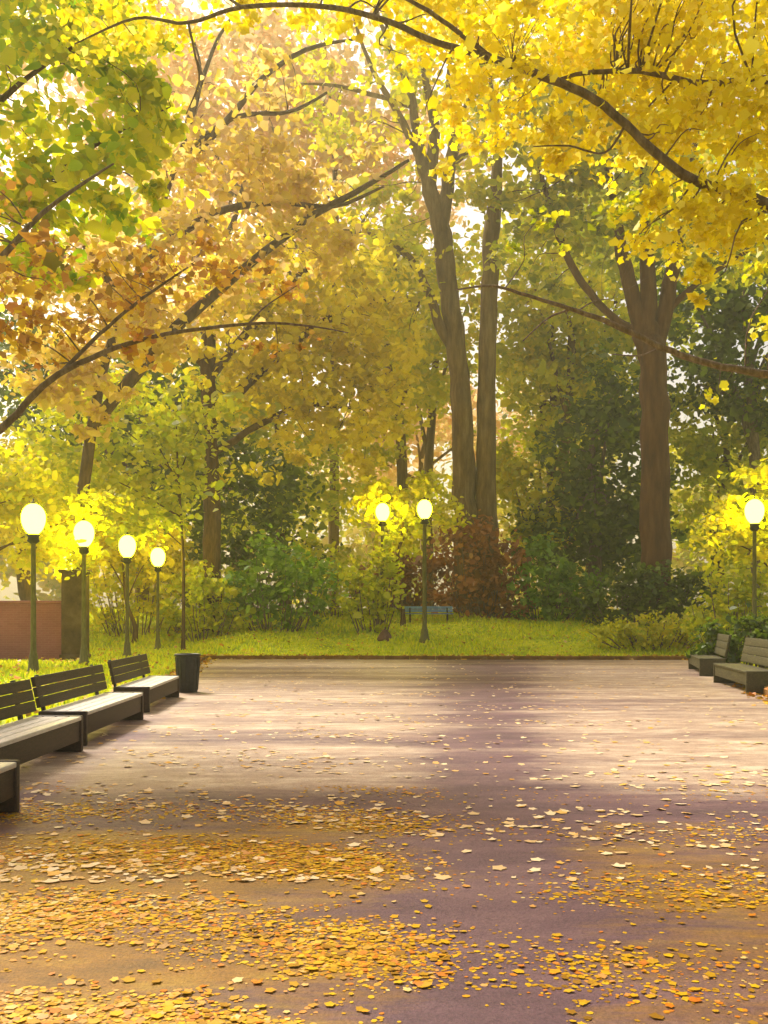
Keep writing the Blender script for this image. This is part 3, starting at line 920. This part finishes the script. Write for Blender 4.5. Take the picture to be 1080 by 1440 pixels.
build_tree('maple_tree', 'tall tan leaved tree whose trunk rises behind the dark end pier of the wall', tb, lim, sp, 0.30, M_tan, B_brown,
           seed=25, twig=0.3, twig_r=0.02, clump=0.30, per=26)

# golden tree behind, trunk seen between the lamp row and the green shrub
d7 = 42.0
tb = G((297 - 540) / F * d7, d7)
lim = [join((tb, 0.55), (at(297, 840, d7), 0.50), (at(297, 700, d7), 0.44), (at(293, 500, d7), 0.38), (at(305, 380, d7), 0.22), (at(335, 290, d7), 0.12), (at(350, 220, d7), 0.05), k=0.9),
       px_limb(d7, [(295, 590, 8), (380, 510, 7), (460, 450, 5), (540, 420, 3.5), (590, 425, 1.5)]),
       px_limb(d7, [(295, 530, 7), (370, 440, 6), (430, 380, 4), (500, 350, 2)]),
       px_limb(d7, [(297, 640, 6), (360, 600, 5), (430, 570, 3.5), (500, 575, 2)]),
       px_limb(d7, [(293, 520, 6), (230, 460, 4), (180, 440, 2)])]
sp = [px_spec(480, 430, d7, 120, 80, 3.2, 1900), px_spec(430, 540, d7, 110, 60, 2.8, 1400), px_spec(500, 590, d7, 90, 50, 2.4, 900), px_spec(545, 500, d7, 70, 70, 2.4, 800),
      px_spec(380, 470, d7, 110, 70, 3, 1300), px_spec(530, 650, d7, 50, 26, 1.4, 190), px_spec(420, 630, d7, 70, 30, 1.6, 230), px_spec(330, 560, d7, 70, 50, 2.5, 320), px_spec(330, 380, d7, 110, 70, 3, 900),
      px_spec(440, 350, d7, 120, 60, 3, 900), px_spec(250, 520, d7, 70, 40, 2, 160), px_spec(340, 680, d7, 60, 30, 1.6, 60)]
build_tree('maple_tree', 'old gold leaved tree whose slim brown trunk stands just past the lamp row', tb, lim, sp, 0.32, M_golden, B_brown,
           seed=26, twig=0.3, twig_r=0.02, clump=0.30, per=26)

# central twin-stemmed tree
d8 = 46.0
cb = G((668 - 540) / F * d8, d8)
lim = [join((cb + [-0.2, 0, 0], 1.0), (at(656, 800, d8), 0.62), (at(655, 700, d8), 0.57), (at(649, 580, d8), 0.52), (at(637, 460, d8), 0.50), (at(625, 350, d8), 0.48), (at(606, 270, d8), 0.38), (at(590, 215, d8), 0.30), (at(577, 130, d8), 0.19), (at(545, 60, d8), 0.12), (at(520, -20, d8), 0.06), k=1.0),
       join((cb + [0.45, 0.1, 0], 0.9), (at(686, 800, d8), 0.54), (at(684, 700, d8), 0.50), (at(684, 540, d8), 0.46), (at(689, 420, d8), 0.43), (at(693, 320, d8), 0.38), (at(700, 220, d8), 0.24), (at(690, 120, d8), 0.12), (at(700, 20, d8), 0.05), k=1.0),
       px_limb(d8, [(622, 330, 11), (631, 250, 9), (641, 190, 7), (664, 130, 5), (690, 60, 3), (700, -20, 1.5)]),
       px_limb(d8, [(604, 262, 9), (611, 180, 7), (598, 110, 5), (590, 20, 3), (588, -60, 1.5)]),
       px_limb(d8, [(641, 492, 8), (618, 455, 7), (598, 400, 6), (570, 358, 5), (520, 330, 4), (450, 322, 2)]),
       px_limb(d8, [(594, 230, 6), (560, 160, 4.5), (530, 110, 3.5), (505, 50, 2.5), (490, -20, 1.5)]),
       px_limb(d8, [(580, 150, 4), (530, 135, 3), (470, 120, 2.2), (420, 118, 1.2)]),
       px_limb(d8, [(634, 230, 5), (655, 215, 4), (690, 160, 3), (720, 100, 1.5)]),
       px_limb(d8, [(642, 190, 4), (630, 120, 3.2), (640, 40, 2.2), (635, -40, 1.2)])]
sp = [px_spec(570, 400, d8 + 2, 70, 90, 4, 900), px_spec(500, 150, d8, 90, 70, 4, 420), px_spec(600, 60, d8, 120, 90, 4.5, 560), px_spec(690, 210, d8 - 1, 70, 60, 3.5, 460),
      px_spec(700, 270, d8 - 2, 60, 30, 2.2, 260), px_spec(730, 130, d8, 90, 90, 4, 700), px_spec(540, 260, d8, 60, 40, 3, 150), px_spec(450, 110, d8, 60, 60, 3, 160),
      px_spec(600, -60, d8, 200, 90, 5, 900), px_spec(450, 330, d8, 60, 40, 3, 140), px_spec(640, 130, d8+2, 90, 100, 4, 500)]
build_tree('twin_stemmed_tree', 'tall pale barked tree with two stems rising from one base behind the red brown shrubs', cb, lim, sp, 0.33, M_bright, B_pale,
           seed=27, twig=0.25, twig_r=0.03, clump=0.30, per=24, tsides=12)

# right tree with reddish trunk
d9 = 43.0
tb = G((922 - 540) / F * d9, d9)
lim = [join((tb, 1.0), (at(922, 800, d9), 0.70), (at(921, 640, d9), 0.63), (at(916, 500, d9), 0.62), (at(912, 450, d9), 0.45), (at(908, 320, d9), 0.27), (at(905, 200, d9), 0.15), (at(900, 100, d9), 0.06), k=1.0),
       px_limb(d9, [(914, 510, 14), (895, 440, 11), (876, 360, 9), (862, 280, 6), (848, 180, 4), (840, 90, 2)]),
       px_limb(d9, [(918, 510, 14), (936, 430, 11), (950, 350, 8.5), (966, 260, 5), (985, 160, 2.5)]),
       px_limb(d9, [(903, 470, 6), (850, 436, 5), (805, 375, 5), (786, 330, 5), (770, 280, 4), (755, 220, 2)]),
       px_limb(d9, [(925, 450, 6), (980, 400, 4), (1040, 360, 2.5), (1090, 330, 1.5)])]
sp = [px_spec(850, 260, d9, 110, 70, 4, 1500), px_spec(770, 260, d9, 80, 60, 3.5, 800), px_spec(960, 310, d9, 80, 70, 4, 900), px_spec(790, 180, d9, 90, 50, 3.5, 600), px_spec(900, 150, d9, 150, 80, 4.5, 1300),
      px_spec(830, 340, d9 - 1, 60, 30, 2.5, 280), px_spec(1050, 330, d9, 80, 70, 4, 700), px_spec(900, 30, d9, 170, 70, 5, 900), px_spec(760, 360, d9 + 2, 70, 60, 3.5, 600), px_spec(800, 90, d9, 120, 70, 4, 800)]
build_tree('broadleaf_tree', 'olive yellow tree with a thick reddish trunk forking into three stems', tb, lim, sp, 0.33, M_gold_hang, B_red,
           seed=28, twig=0.22, twig_r=0.03, clump=0.30, per=26, tsides=12)


# simpler background trees, each with its own trunk and forks
def back_tree(name, label, px, d, crown, leaf, mat, bark, seed, group=None, trunk_r=0.4, top=None, **kw):
    rs = np.random.RandomState(seed)
    x = (px - 540) / F * d
    b = G(x, d)
    zs = [c[1] for c in crown]
    ztop = CH + (HZ - (min(zs) if top is None else top)) / F * d
    P = [b, b + [0, 0, 0.8], b + [rs.normal(0, 0.2), 0, (ztop - b[2]) * 0.4], b + [rs.normal(0, 0.5), rs.normal(0, 0.4), (ztop - b[2]) * 0.75], b + [rs.normal(0, 0.6), rs.normal(0, 0.5), (ztop - b[2])]]
    limbs = [(P, [trunk_r * 1.5, trunk_r, trunk_r * 0.8, trunk_r * 0.5, trunk_r * 0.1])]
    specs = []
    for (cx, cy, rx, ry, rd, n) in crown:
        specs.append(px_spec(cx, cy, d, rx, ry, rd, n))
        c = at(cx, cy, d); s = P[2] + (P[3] - P[2]) * rs.uniform(0, 0.9)
        limbs.append(([s, s + (c - s) * 0.5 + [0, 0, 0.3], c], [trunk_r * 0.4, trunk_r * 0.25, trunk_r * 0.08]))
    return build_tree(name, label, b, limbs, specs, leaf, mat, bark, group=group, seed=seed, twig=0.15, twig_r=0.03, **kw)


GB = 'trees at the back of the park'
back_tree('broadleaf_tree', 'dark green tree behind the slim brown trunk of the old gold tree', 200, 49, [(190, 560, 110, 80, 4, 1900), (110, 620, 110, 60, 4, 1300), (260, 640, 90, 90, 3.5, 1500), (60, 540, 90, 70, 3.5, 900), (360, 690, 90, 70, 3, 1200), (10, 520, 90, 70, 3.5, 900), (-20, 440, 80, 70, 3.5, 600), (200, 720, 110, 60, 3, 900)], 0.32, M_dark, B_dark, 41, GB, clump=0.32, top=500)
back_tree('yew_tree', 'very dark green bushy evergreen between the twin stems and the reddish trunk', 835, 49, [(835, 620, 70, 60, 3, 1300), (850, 700, 80, 70, 3.2, 1700), (800, 760, 80, 55, 3, 1200), (880, 760, 80, 60, 3, 1200), (860, 560, 60, 60, 2.6, 700)], 0.34, M_dark, B_dark, 42, GB, clump=0.34)
back_tree('broadleaf_tree', 'dark green leafy tree beyond the reddish trunk at the picture edge', 1060, 52, [(1040, 400, 80, 70, 4, 1300), (1090, 480, 90, 80, 4, 1400), (1000, 460, 60, 60, 3, 700), (1120, 330, 90, 80, 4, 900), (980, 540, 60, 60, 3, 800), (1070, 560, 80, 50, 3, 900), (950, 370, 60, 60, 3, 500)], 0.36, M_dark, B_dark, 43, GB, clump=0.32)
back_tree('broadleaf_tree', 'olive leaved tree glowing behind the lone lamp', 1010, 55, [(1000, 590, 90, 70, 4, 1500), (1060, 660, 90, 80, 4, 1700), (970, 690, 60, 80, 3.4, 1100), (1040, 760, 90, 60, 3.4, 1200), (1090, 560, 80, 70, 4, 900)], 0.36, M_olive, B_brown, 44, GB, clump=0.32)
back_tree('broadleaf_tree', 'olive yellow tree in the gap between the twin stems and the reddish trunk', 775, 58, [(760, 500, 80, 60, 4, 1500), (830, 520, 80, 60, 4, 1400), (740, 430, 60, 40, 3.2, 420), (860, 450, 70, 50, 3.5, 700), (760, 600, 60, 50, 3.5, 700)], 0.38, M_olive, B_brown, 45, GB, clump=0.32)
back_tree('broadleaf_tree', 'bright yellow tree seen close beside the fork of the twin stems', 600, 60, [(560, 430, 70, 90, 4, 1300), (600, 520, 70, 60, 4, 1000), (540, 350, 60, 60, 3.5, 420), (660, 420, 60, 120, 4, 700)], 0.38, M_bright, B_pale, 46, GB, clump=0.32)
back_tree('broadleaf_tree', 'small yellow tree low between the twin stems and the dark evergreen', 745, 50, [(735, 680, 50, 50, 2.4, 1000), (760, 740, 60, 40, 2.4, 700), (710, 650, 30, 40, 2, 350)], 0.3, M_bright, B_pale, 47, GB, trunk_r=0.18, clump=0.34)
back_tree('broadleaf_tree', 'peach leaved far tree behind the bare upper limbs of the tan tree', 330, 72, [(330, 330, 160, 120, 6, 2400), (220, 420, 130, 110, 6, 1300), (430, 420, 140, 110, 6, 1700), (400, 200, 130, 90, 5, 1500), (270, 170, 130, 100, 5, 1500)], 0.5, M_peach, B_pale, 48, GB, clump=0.32)
back_tree('broadleaf_tree', 'peach and tan far tree low behind the pair of lawn lamps', 600, 76, [(580, 570, 110, 70, 5, 1700), (690, 600, 90, 70, 5, 1100), (500, 640, 110, 60, 5, 1100)], 0.5, M_peach, B_pale, 49, GB, clump=0.32)
back_tree('broadleaf_tree', 'yellow olive tree standing behind the brick wall', 40, 44, [(40, 680, 110, 60, 3.6, 1500), (130, 700, 90, 60, 3.6, 1200), (-60, 640, 120, 120, 4, 1500), (60, 770, 120, 55, 3.4, 1500), (190, 770, 90, 55, 3, 1200)], 0.3, M_golden, B_brown, 50, GB, clump=0.32)

back_tree('broadleaf_tree', 'tall peach tan tree high behind the upper stems of the twin stemmed tree', 470, 66, [(470, 160, 150, 110, 6, 2200), (350, 90, 150, 90, 6, 1900), (560, 240, 110, 100, 6, 1200), (250, 180, 130, 120, 6, 1500), (200, 60, 130, 90, 6, 1000), (450, 30, 130, 60, 6, 900), (60, 120, 120, 100, 6, 1100)], 0.5, M_peach, B_pale, 51, GB, clump=0.34)
back_tree('broadleaf_tree', 'tall olive tree behind the crown of the reddish trunked tree', 830, 64, [(800, 330, 120, 100, 6, 1900), (930, 400, 120, 110, 6, 1700), (860, 220, 130, 90, 6, 1500), (960, 240, 110, 90, 6, 1100)], 0.5, M_olive, B_brown, 52, GB, clump=0.34)
back_tree('broadleaf_tree', 'added small yellow halo tree close behind the lamp with the largest globe', -70, 28, [(40, 700, 75, 50, 1.6, 900), (80, 760, 70, 45, 1.5, 800), (-30, 690, 70, 60, 1.6, 800), (30, 660, 60, 30, 1.4, 380), (140, 720, 45, 35, 1.2, 380)], 0.2, M_bright, B_brown, 53, GB, trunk_r=0.10, clump=0.34)  # this and the next three add yellow leaves to imitate lamp halos
back_tree('broadleaf_tree', 'added small yellow olive halo tree behind the third lamp of the row', 190, 40.5, [(170, 760, 60, 40, 1.5, 800), (215, 780, 50, 45, 1.4, 700), (130, 770, 40, 50, 1.4, 500)], 0.2, M_golden, B_brown, 54, GB, trunk_r=0.10, clump=0.34)
back_tree('broadleaf_tree', 'small yellow tree right behind the pair of lawn lamps', 566, 41.3, [(535, 715, 50, 46, 0.9, 1100), (600, 710, 50, 46, 1.1, 1100), (565, 755, 55, 30, 1.3, 500)], 0.24, M_bright, B_brown, 55, GB, trunk_r=0.10, clump=0.34)
back_tree('broadleaf_tree', 'small yellow tree close behind the lone lamp', 1105, 30.4, [(1065, 710, 55, 60, 1.5, 1000), (1110, 760, 60, 60, 1.5, 800), (1020, 760, 40, 50, 1.3, 500)], 0.2, M_bright, B_brown, 56, GB, trunk_r=0.10, clump=0.34)

back_tree('broadleaf_tree', 'loose olive green tree spreading low behind the row of lamps', 258, 38.0, [(190, 590, 90, 60, 2.4, 1100), (110, 570, 90, 50, 2.2, 700), (240, 660, 60, 70, 2.0, 800), (60, 640, 90, 40, 2.0, 600), (140, 690, 70, 40, 2, 600), (290, 590, 50, 60, 2, 380), (190, 720, 80, 50, 2, 800)], 0.27, M_olive, B_brown, 57, GB, trunk_r=0.08, clump=0.42, top=560)

back_tree('broadleaf_tree', 'lime yellow tree glimpsed in the gap beside the left stem of the twin tree', 570, 54, [(560, 400, 80, 90, 4, 1700), (590, 520, 80, 70, 4, 1400), (520, 320, 70, 60, 3.5, 500), (540, 620, 60, 40, 3, 500)], 0.36, M_bright, B_pale, 58, GB, clump=0.34)
back_tree('broadleaf_tree', 'yellow olive tree above the dark evergreen', 800, 56, [(800, 460, 90, 80, 4, 1800), (760, 560, 70, 60, 4, 1100), (870, 560, 60, 80, 4, 1200), (740, 360, 70, 60, 4, 700)], 0.36, M_bright, B_pale, 59, GB, clump=0.36)
back_tree('broadleaf_tree', 'wide yellow olive tree low behind the slim brown trunk', 400, 58, [(400, 600, 100, 60, 4, 1500), (300, 560, 100, 70, 4, 1500), (440, 680, 90, 60, 4, 1200), (220, 620, 100, 80, 4, 1400), (330, 700, 90, 70, 4, 1200)], 0.38, M_olive, B_brown, 60, GB, clump=0.36)

# far-off wood
def far_wood():
    rs = np.random.RandomState(61)
    specs = []
    for k in range(46):
        x = -75 + 150 * k / 45 + rs.normal(0, 1.5); y = rs.uniform(92, 112)
        h = rs.uniform(15, 30)
        specs.append((np.array([x, y, 1.7 + h * 0.5]), (rs.uniform(3.5, 6), 3.5, h * 0.55), 760))
    pts, _ = spray_points(specs, rs, 0.2, 0.3, 0.7, 22)
    V, I = leaves_geo(pts, 0.85, rs, 7)
    o = mesh_np('far_woods', V, [I], M_far)
    tag(o, 'far off mass of olive and tan autumn woodland closing the view', 'woodland', kind='stuff')


M_far = leaf_mat('far wood leaves', [(140, 150, 24), (184, 184, 26), (214, 204, 40), (226, 196, 110), (210, 200, 50)], 0.12, 0.5, 0.4)
far_wood()


# ------------------------------------------------------------------ shrubs
def shrub(name, label, px, d, specs, leaf, mat, seed, group='shrubs at the back of the lawn', cat='shrub', clump=0.30, per=24):
    rs = np.random.RandomState(seed)
    x = (px - 540) / F * d
    b = G(x, d)
    root = empty(name, b); tag(root, label, cat, group)
    sp = []
    for (cx, rx, top, n, rd) in specs:
        gx = (cx - 540) / F * d; g = float(gz(gx, d)); zt = CH + (HZ - top) / F * d
        h = max(0.4, zt - g)
        sp.append((np.array([gx, d, g + h * 0.5]), (rx * d / F, rd, h * 0.55), n))
    pts, cents = spray_points(sp, rs, 0.25, clump, 0.75, per)
    gpt = gz(pts[:, 0], pts[:, 1]); pts[:, 2] = np.maximum(pts[:, 2], gpt + 0.03)
    mb = MB()
    for c in cents[rs.uniform(0, 1, len(cents)) < 0.5]:
        f = np.array([b[0] + (c[0] - b[0]) * 0.55, b[1] + (c[1] - b[1]) * 0.4, 0]); f[2] = float(gz(f[0], f[1])) - 0.05
        mb.tube([f, f + (c - f) * 0.5 + rs.normal(0, 0.05, 3), c], [0.025, 0.018, 0.006], n=5, sub=3, rs=rs)
    mb.build('stem', B_dark, root, origin=b)
    V, I = leaves_geo(pts, leaf, rs, 7)
    mesh_np('foliage', V - b, [I], mat, root)


shrub('shrub', 'fresh green fern like shrub under the old gold tree', 385, 40, [(385, 55, 752, 1100, 1.4), (350, 40, 800, 500, 1.2), (430, 45, 780, 600, 1.2)], 0.22, M_green, 71)
shrub('shrub', 'dark olive shrub between the fern like shrub and the hidden lamp post', 470, 44, [(450, 60, 740, 900, 1.6), (500, 50, 770, 700, 1.5)], 0.24, M_olive, 72)
shrub('shrub', 'red brown shrub with the tall lawn lamp in front of it', 560, 47, [(540, 50, 760, 900, 1.6), (600, 60, 770, 1000, 1.6)], 0.24, M_redbrown, 73)
shrub('shrub', 'red brown shrub hiding the foot of the twin stemmed tree', 680, 43.5, [(665, 60, 735, 1300, 1.4), (710, 40, 765, 700, 1.3)], 0.24, M_redbrown, 74)
shrub('shrub', 'rounded mid green shrub right of the red brown shrubs', 760, 43, [(760, 50, 765, 1000, 1.4), (800, 50, 800, 700, 1.4)], 0.24, M_green, 75)
shrub('shrub', 'low dark green shrub at the foot of the reddish trunk', 880, 41.5, [(860, 60, 800, 900, 1.4), (920, 60, 795, 900, 1.4), (970, 50, 800, 700, 1.4)], 0.24, M_dark, 76)
shrub('shrub', 'dark shrub in shade under the old gold tree beside its trunk', 330, 46, [(300, 70, 740, 1100, 1.8), (390, 60, 700, 1000, 1.8)], 0.26, M_dark, 77)
shrub('shrub', 'yellow shrub glowing below the lone lamp', 1030, 34, [(1010, 50, 800, 800, 1.2), (1070, 50, 770, 1000, 1.2)], 0.2, M_olive, 78)
shrub('shrub', 'yellow green shrub behind the smaller lamps of the row', 190, 42, [(150, 60, 760, 1000, 1.5), (220, 60, 770, 1000, 1.5), (280, 50, 800, 700, 1.4)], 0.22, M_bright, 79)
shrub('shrub', 'lime yellow low plants edging the lawn before the grey brown benches', 920, 36.4, [(850, 40, 872, 500, 0.5), (900, 42, 862, 800, 0.6), (945, 45, 858, 900, 0.6), (990, 40, 862, 700, 0.6)], 0.14, M_bright, 80)
shrub('shrub', 'dark low shrub behind the grey brown benches', 1050, 26.5, [(1010, 40, 880, 700, 0.7), (1060, 45, 868, 900, 0.7), (1110, 50, 860, 900, 0.7)], 0.15, M_dark, 81)

shrub('shrub', 'olive shrub low in front of the hidden lamp post', 528, 39.2, [(508, 40, 785, 700, 0.9), (540, 26, 745, 800, 0.55)], 0.20, M_olive, 82)
shrub('shrub', 'olive green shrub at the foot of the slim brown trunk', 285, 40, [(270, 50, 805, 800, 1.2), (320, 40, 800, 600, 1.2)], 0.22, M_olive, 83)

# ------------------------------------------------------------------ hazy air
def haze():
    m, nt, out = new_mat('warm hazy air')
    v = nt.nodes.new('ShaderNodeVolumePrincipled')
    v.inputs['Color'].default_value = (1.0, 0.95, 0.60, 1)
    v.inputs['Density'].default_value = 0.0016
    v.inputs['Anisotropy'].default_value = 0.45
    nt.links.new(v.outputs[0], out.inputs['Volume'])
    x0, x1, y0, y1, z0, z1 = -225, 225, -35, 425, -1.5, 52
    V = [(x, y, z) for x in (x0, x1) for y in (y0, y1) for z in (z0, z1)]
    f = np.array([(0, 1, 3, 2), (4, 6, 7, 5), (0, 4, 5, 1), (2, 3, 7, 6), (0, 2, 6, 4), (1, 5, 7, 3)])
    tag(mesh_np('haze', V, [f], m), 'thin warm haze hanging in the air of the park', 'haze', kind='stuff')


haze()

# ------------------------------------------------------------------ light, sky, camera
SUN_EL, SUN_AZ = R(50), R(-36)      # azimuth measured from +Y towards +X
world = bpy.data.worlds.new('World'); scene.world = world
world.use_nodes = True
wn = world.node_tree; wn.nodes.clear()
sky = wn.nodes.new('ShaderNodeTexSky'); sky.sky_type = 'NISHITA'; sky.sun_disc = False
sky.sun_elevation = SUN_EL; sky.sun_rotation = SUN_AZ
sky.air_density = 1.0; sky.dust_density = 6.0; sky.ozone_density = 0.6
mixc = wn.nodes.new('ShaderNodeMixRGB'); mixc.blend_type = 'MULTIPLY'; mixc.inputs[0].default_value = 1.0
mixc.inputs[2].default_value = (1.0, 0.87, 0.72, 1)
wn.links.new(sky.outputs[0], mixc.inputs[1])
bg = wn.nodes.new('ShaderNodeBackground'); bg.inputs['Strength'].default_value = 0.125
wn.links.new(mixc.outputs[0], bg.inputs['Color'])
wo = wn.nodes.new('ShaderNodeOutputWorld'); wn.links.new(bg.outputs[0], wo.inputs['Surface'])

sl = bpy.data.lights.new('sun', 'SUN'); sl.energy = 3.0; sl.angle = R(14); sl.color = (1.0, 0.97, 0.88)
so = bpy.data.objects.new('sun', sl); COL.objects.link(so)
sd = Vector((math.sin(SUN_AZ) * math.cos(SUN_EL), math.cos(SUN_AZ) * math.cos(SUN_EL), math.sin(SUN_EL)))
so.rotation_euler = sd.to_track_quat('Z', 'Y').to_euler(); so.location = (0, 0, 60)

cam = bpy.data.cameras.new('camera'); co = bpy.data.objects.new('camera', cam); COL.objects.link(co)
co.location = (0, 0, CH); co.rotation_euler = (R(90), 0, 0)
cam.sensor_fit = 'VERTICAL'; cam.sensor_height = 36.0; cam.lens = 36.0 * F / 1440.0
cam.shift_y = (HZ - 720.0) / 1440.0
cam.clip_end = 2000
scene.camera = co

vs = scene.view_settings
vs.view_transform = 'Standard'; vs.look = 'None'; vs.exposure = 0.95; vs.gamma = 1.0
cy = scene.cycles
cy.max_bounces = 7; cy.diffuse_bounces = 4; cy.glossy_bounces = 2; cy.transmission_bounces = 5; cy.transparent_max_bounces = 4
cy.use_denoising = True
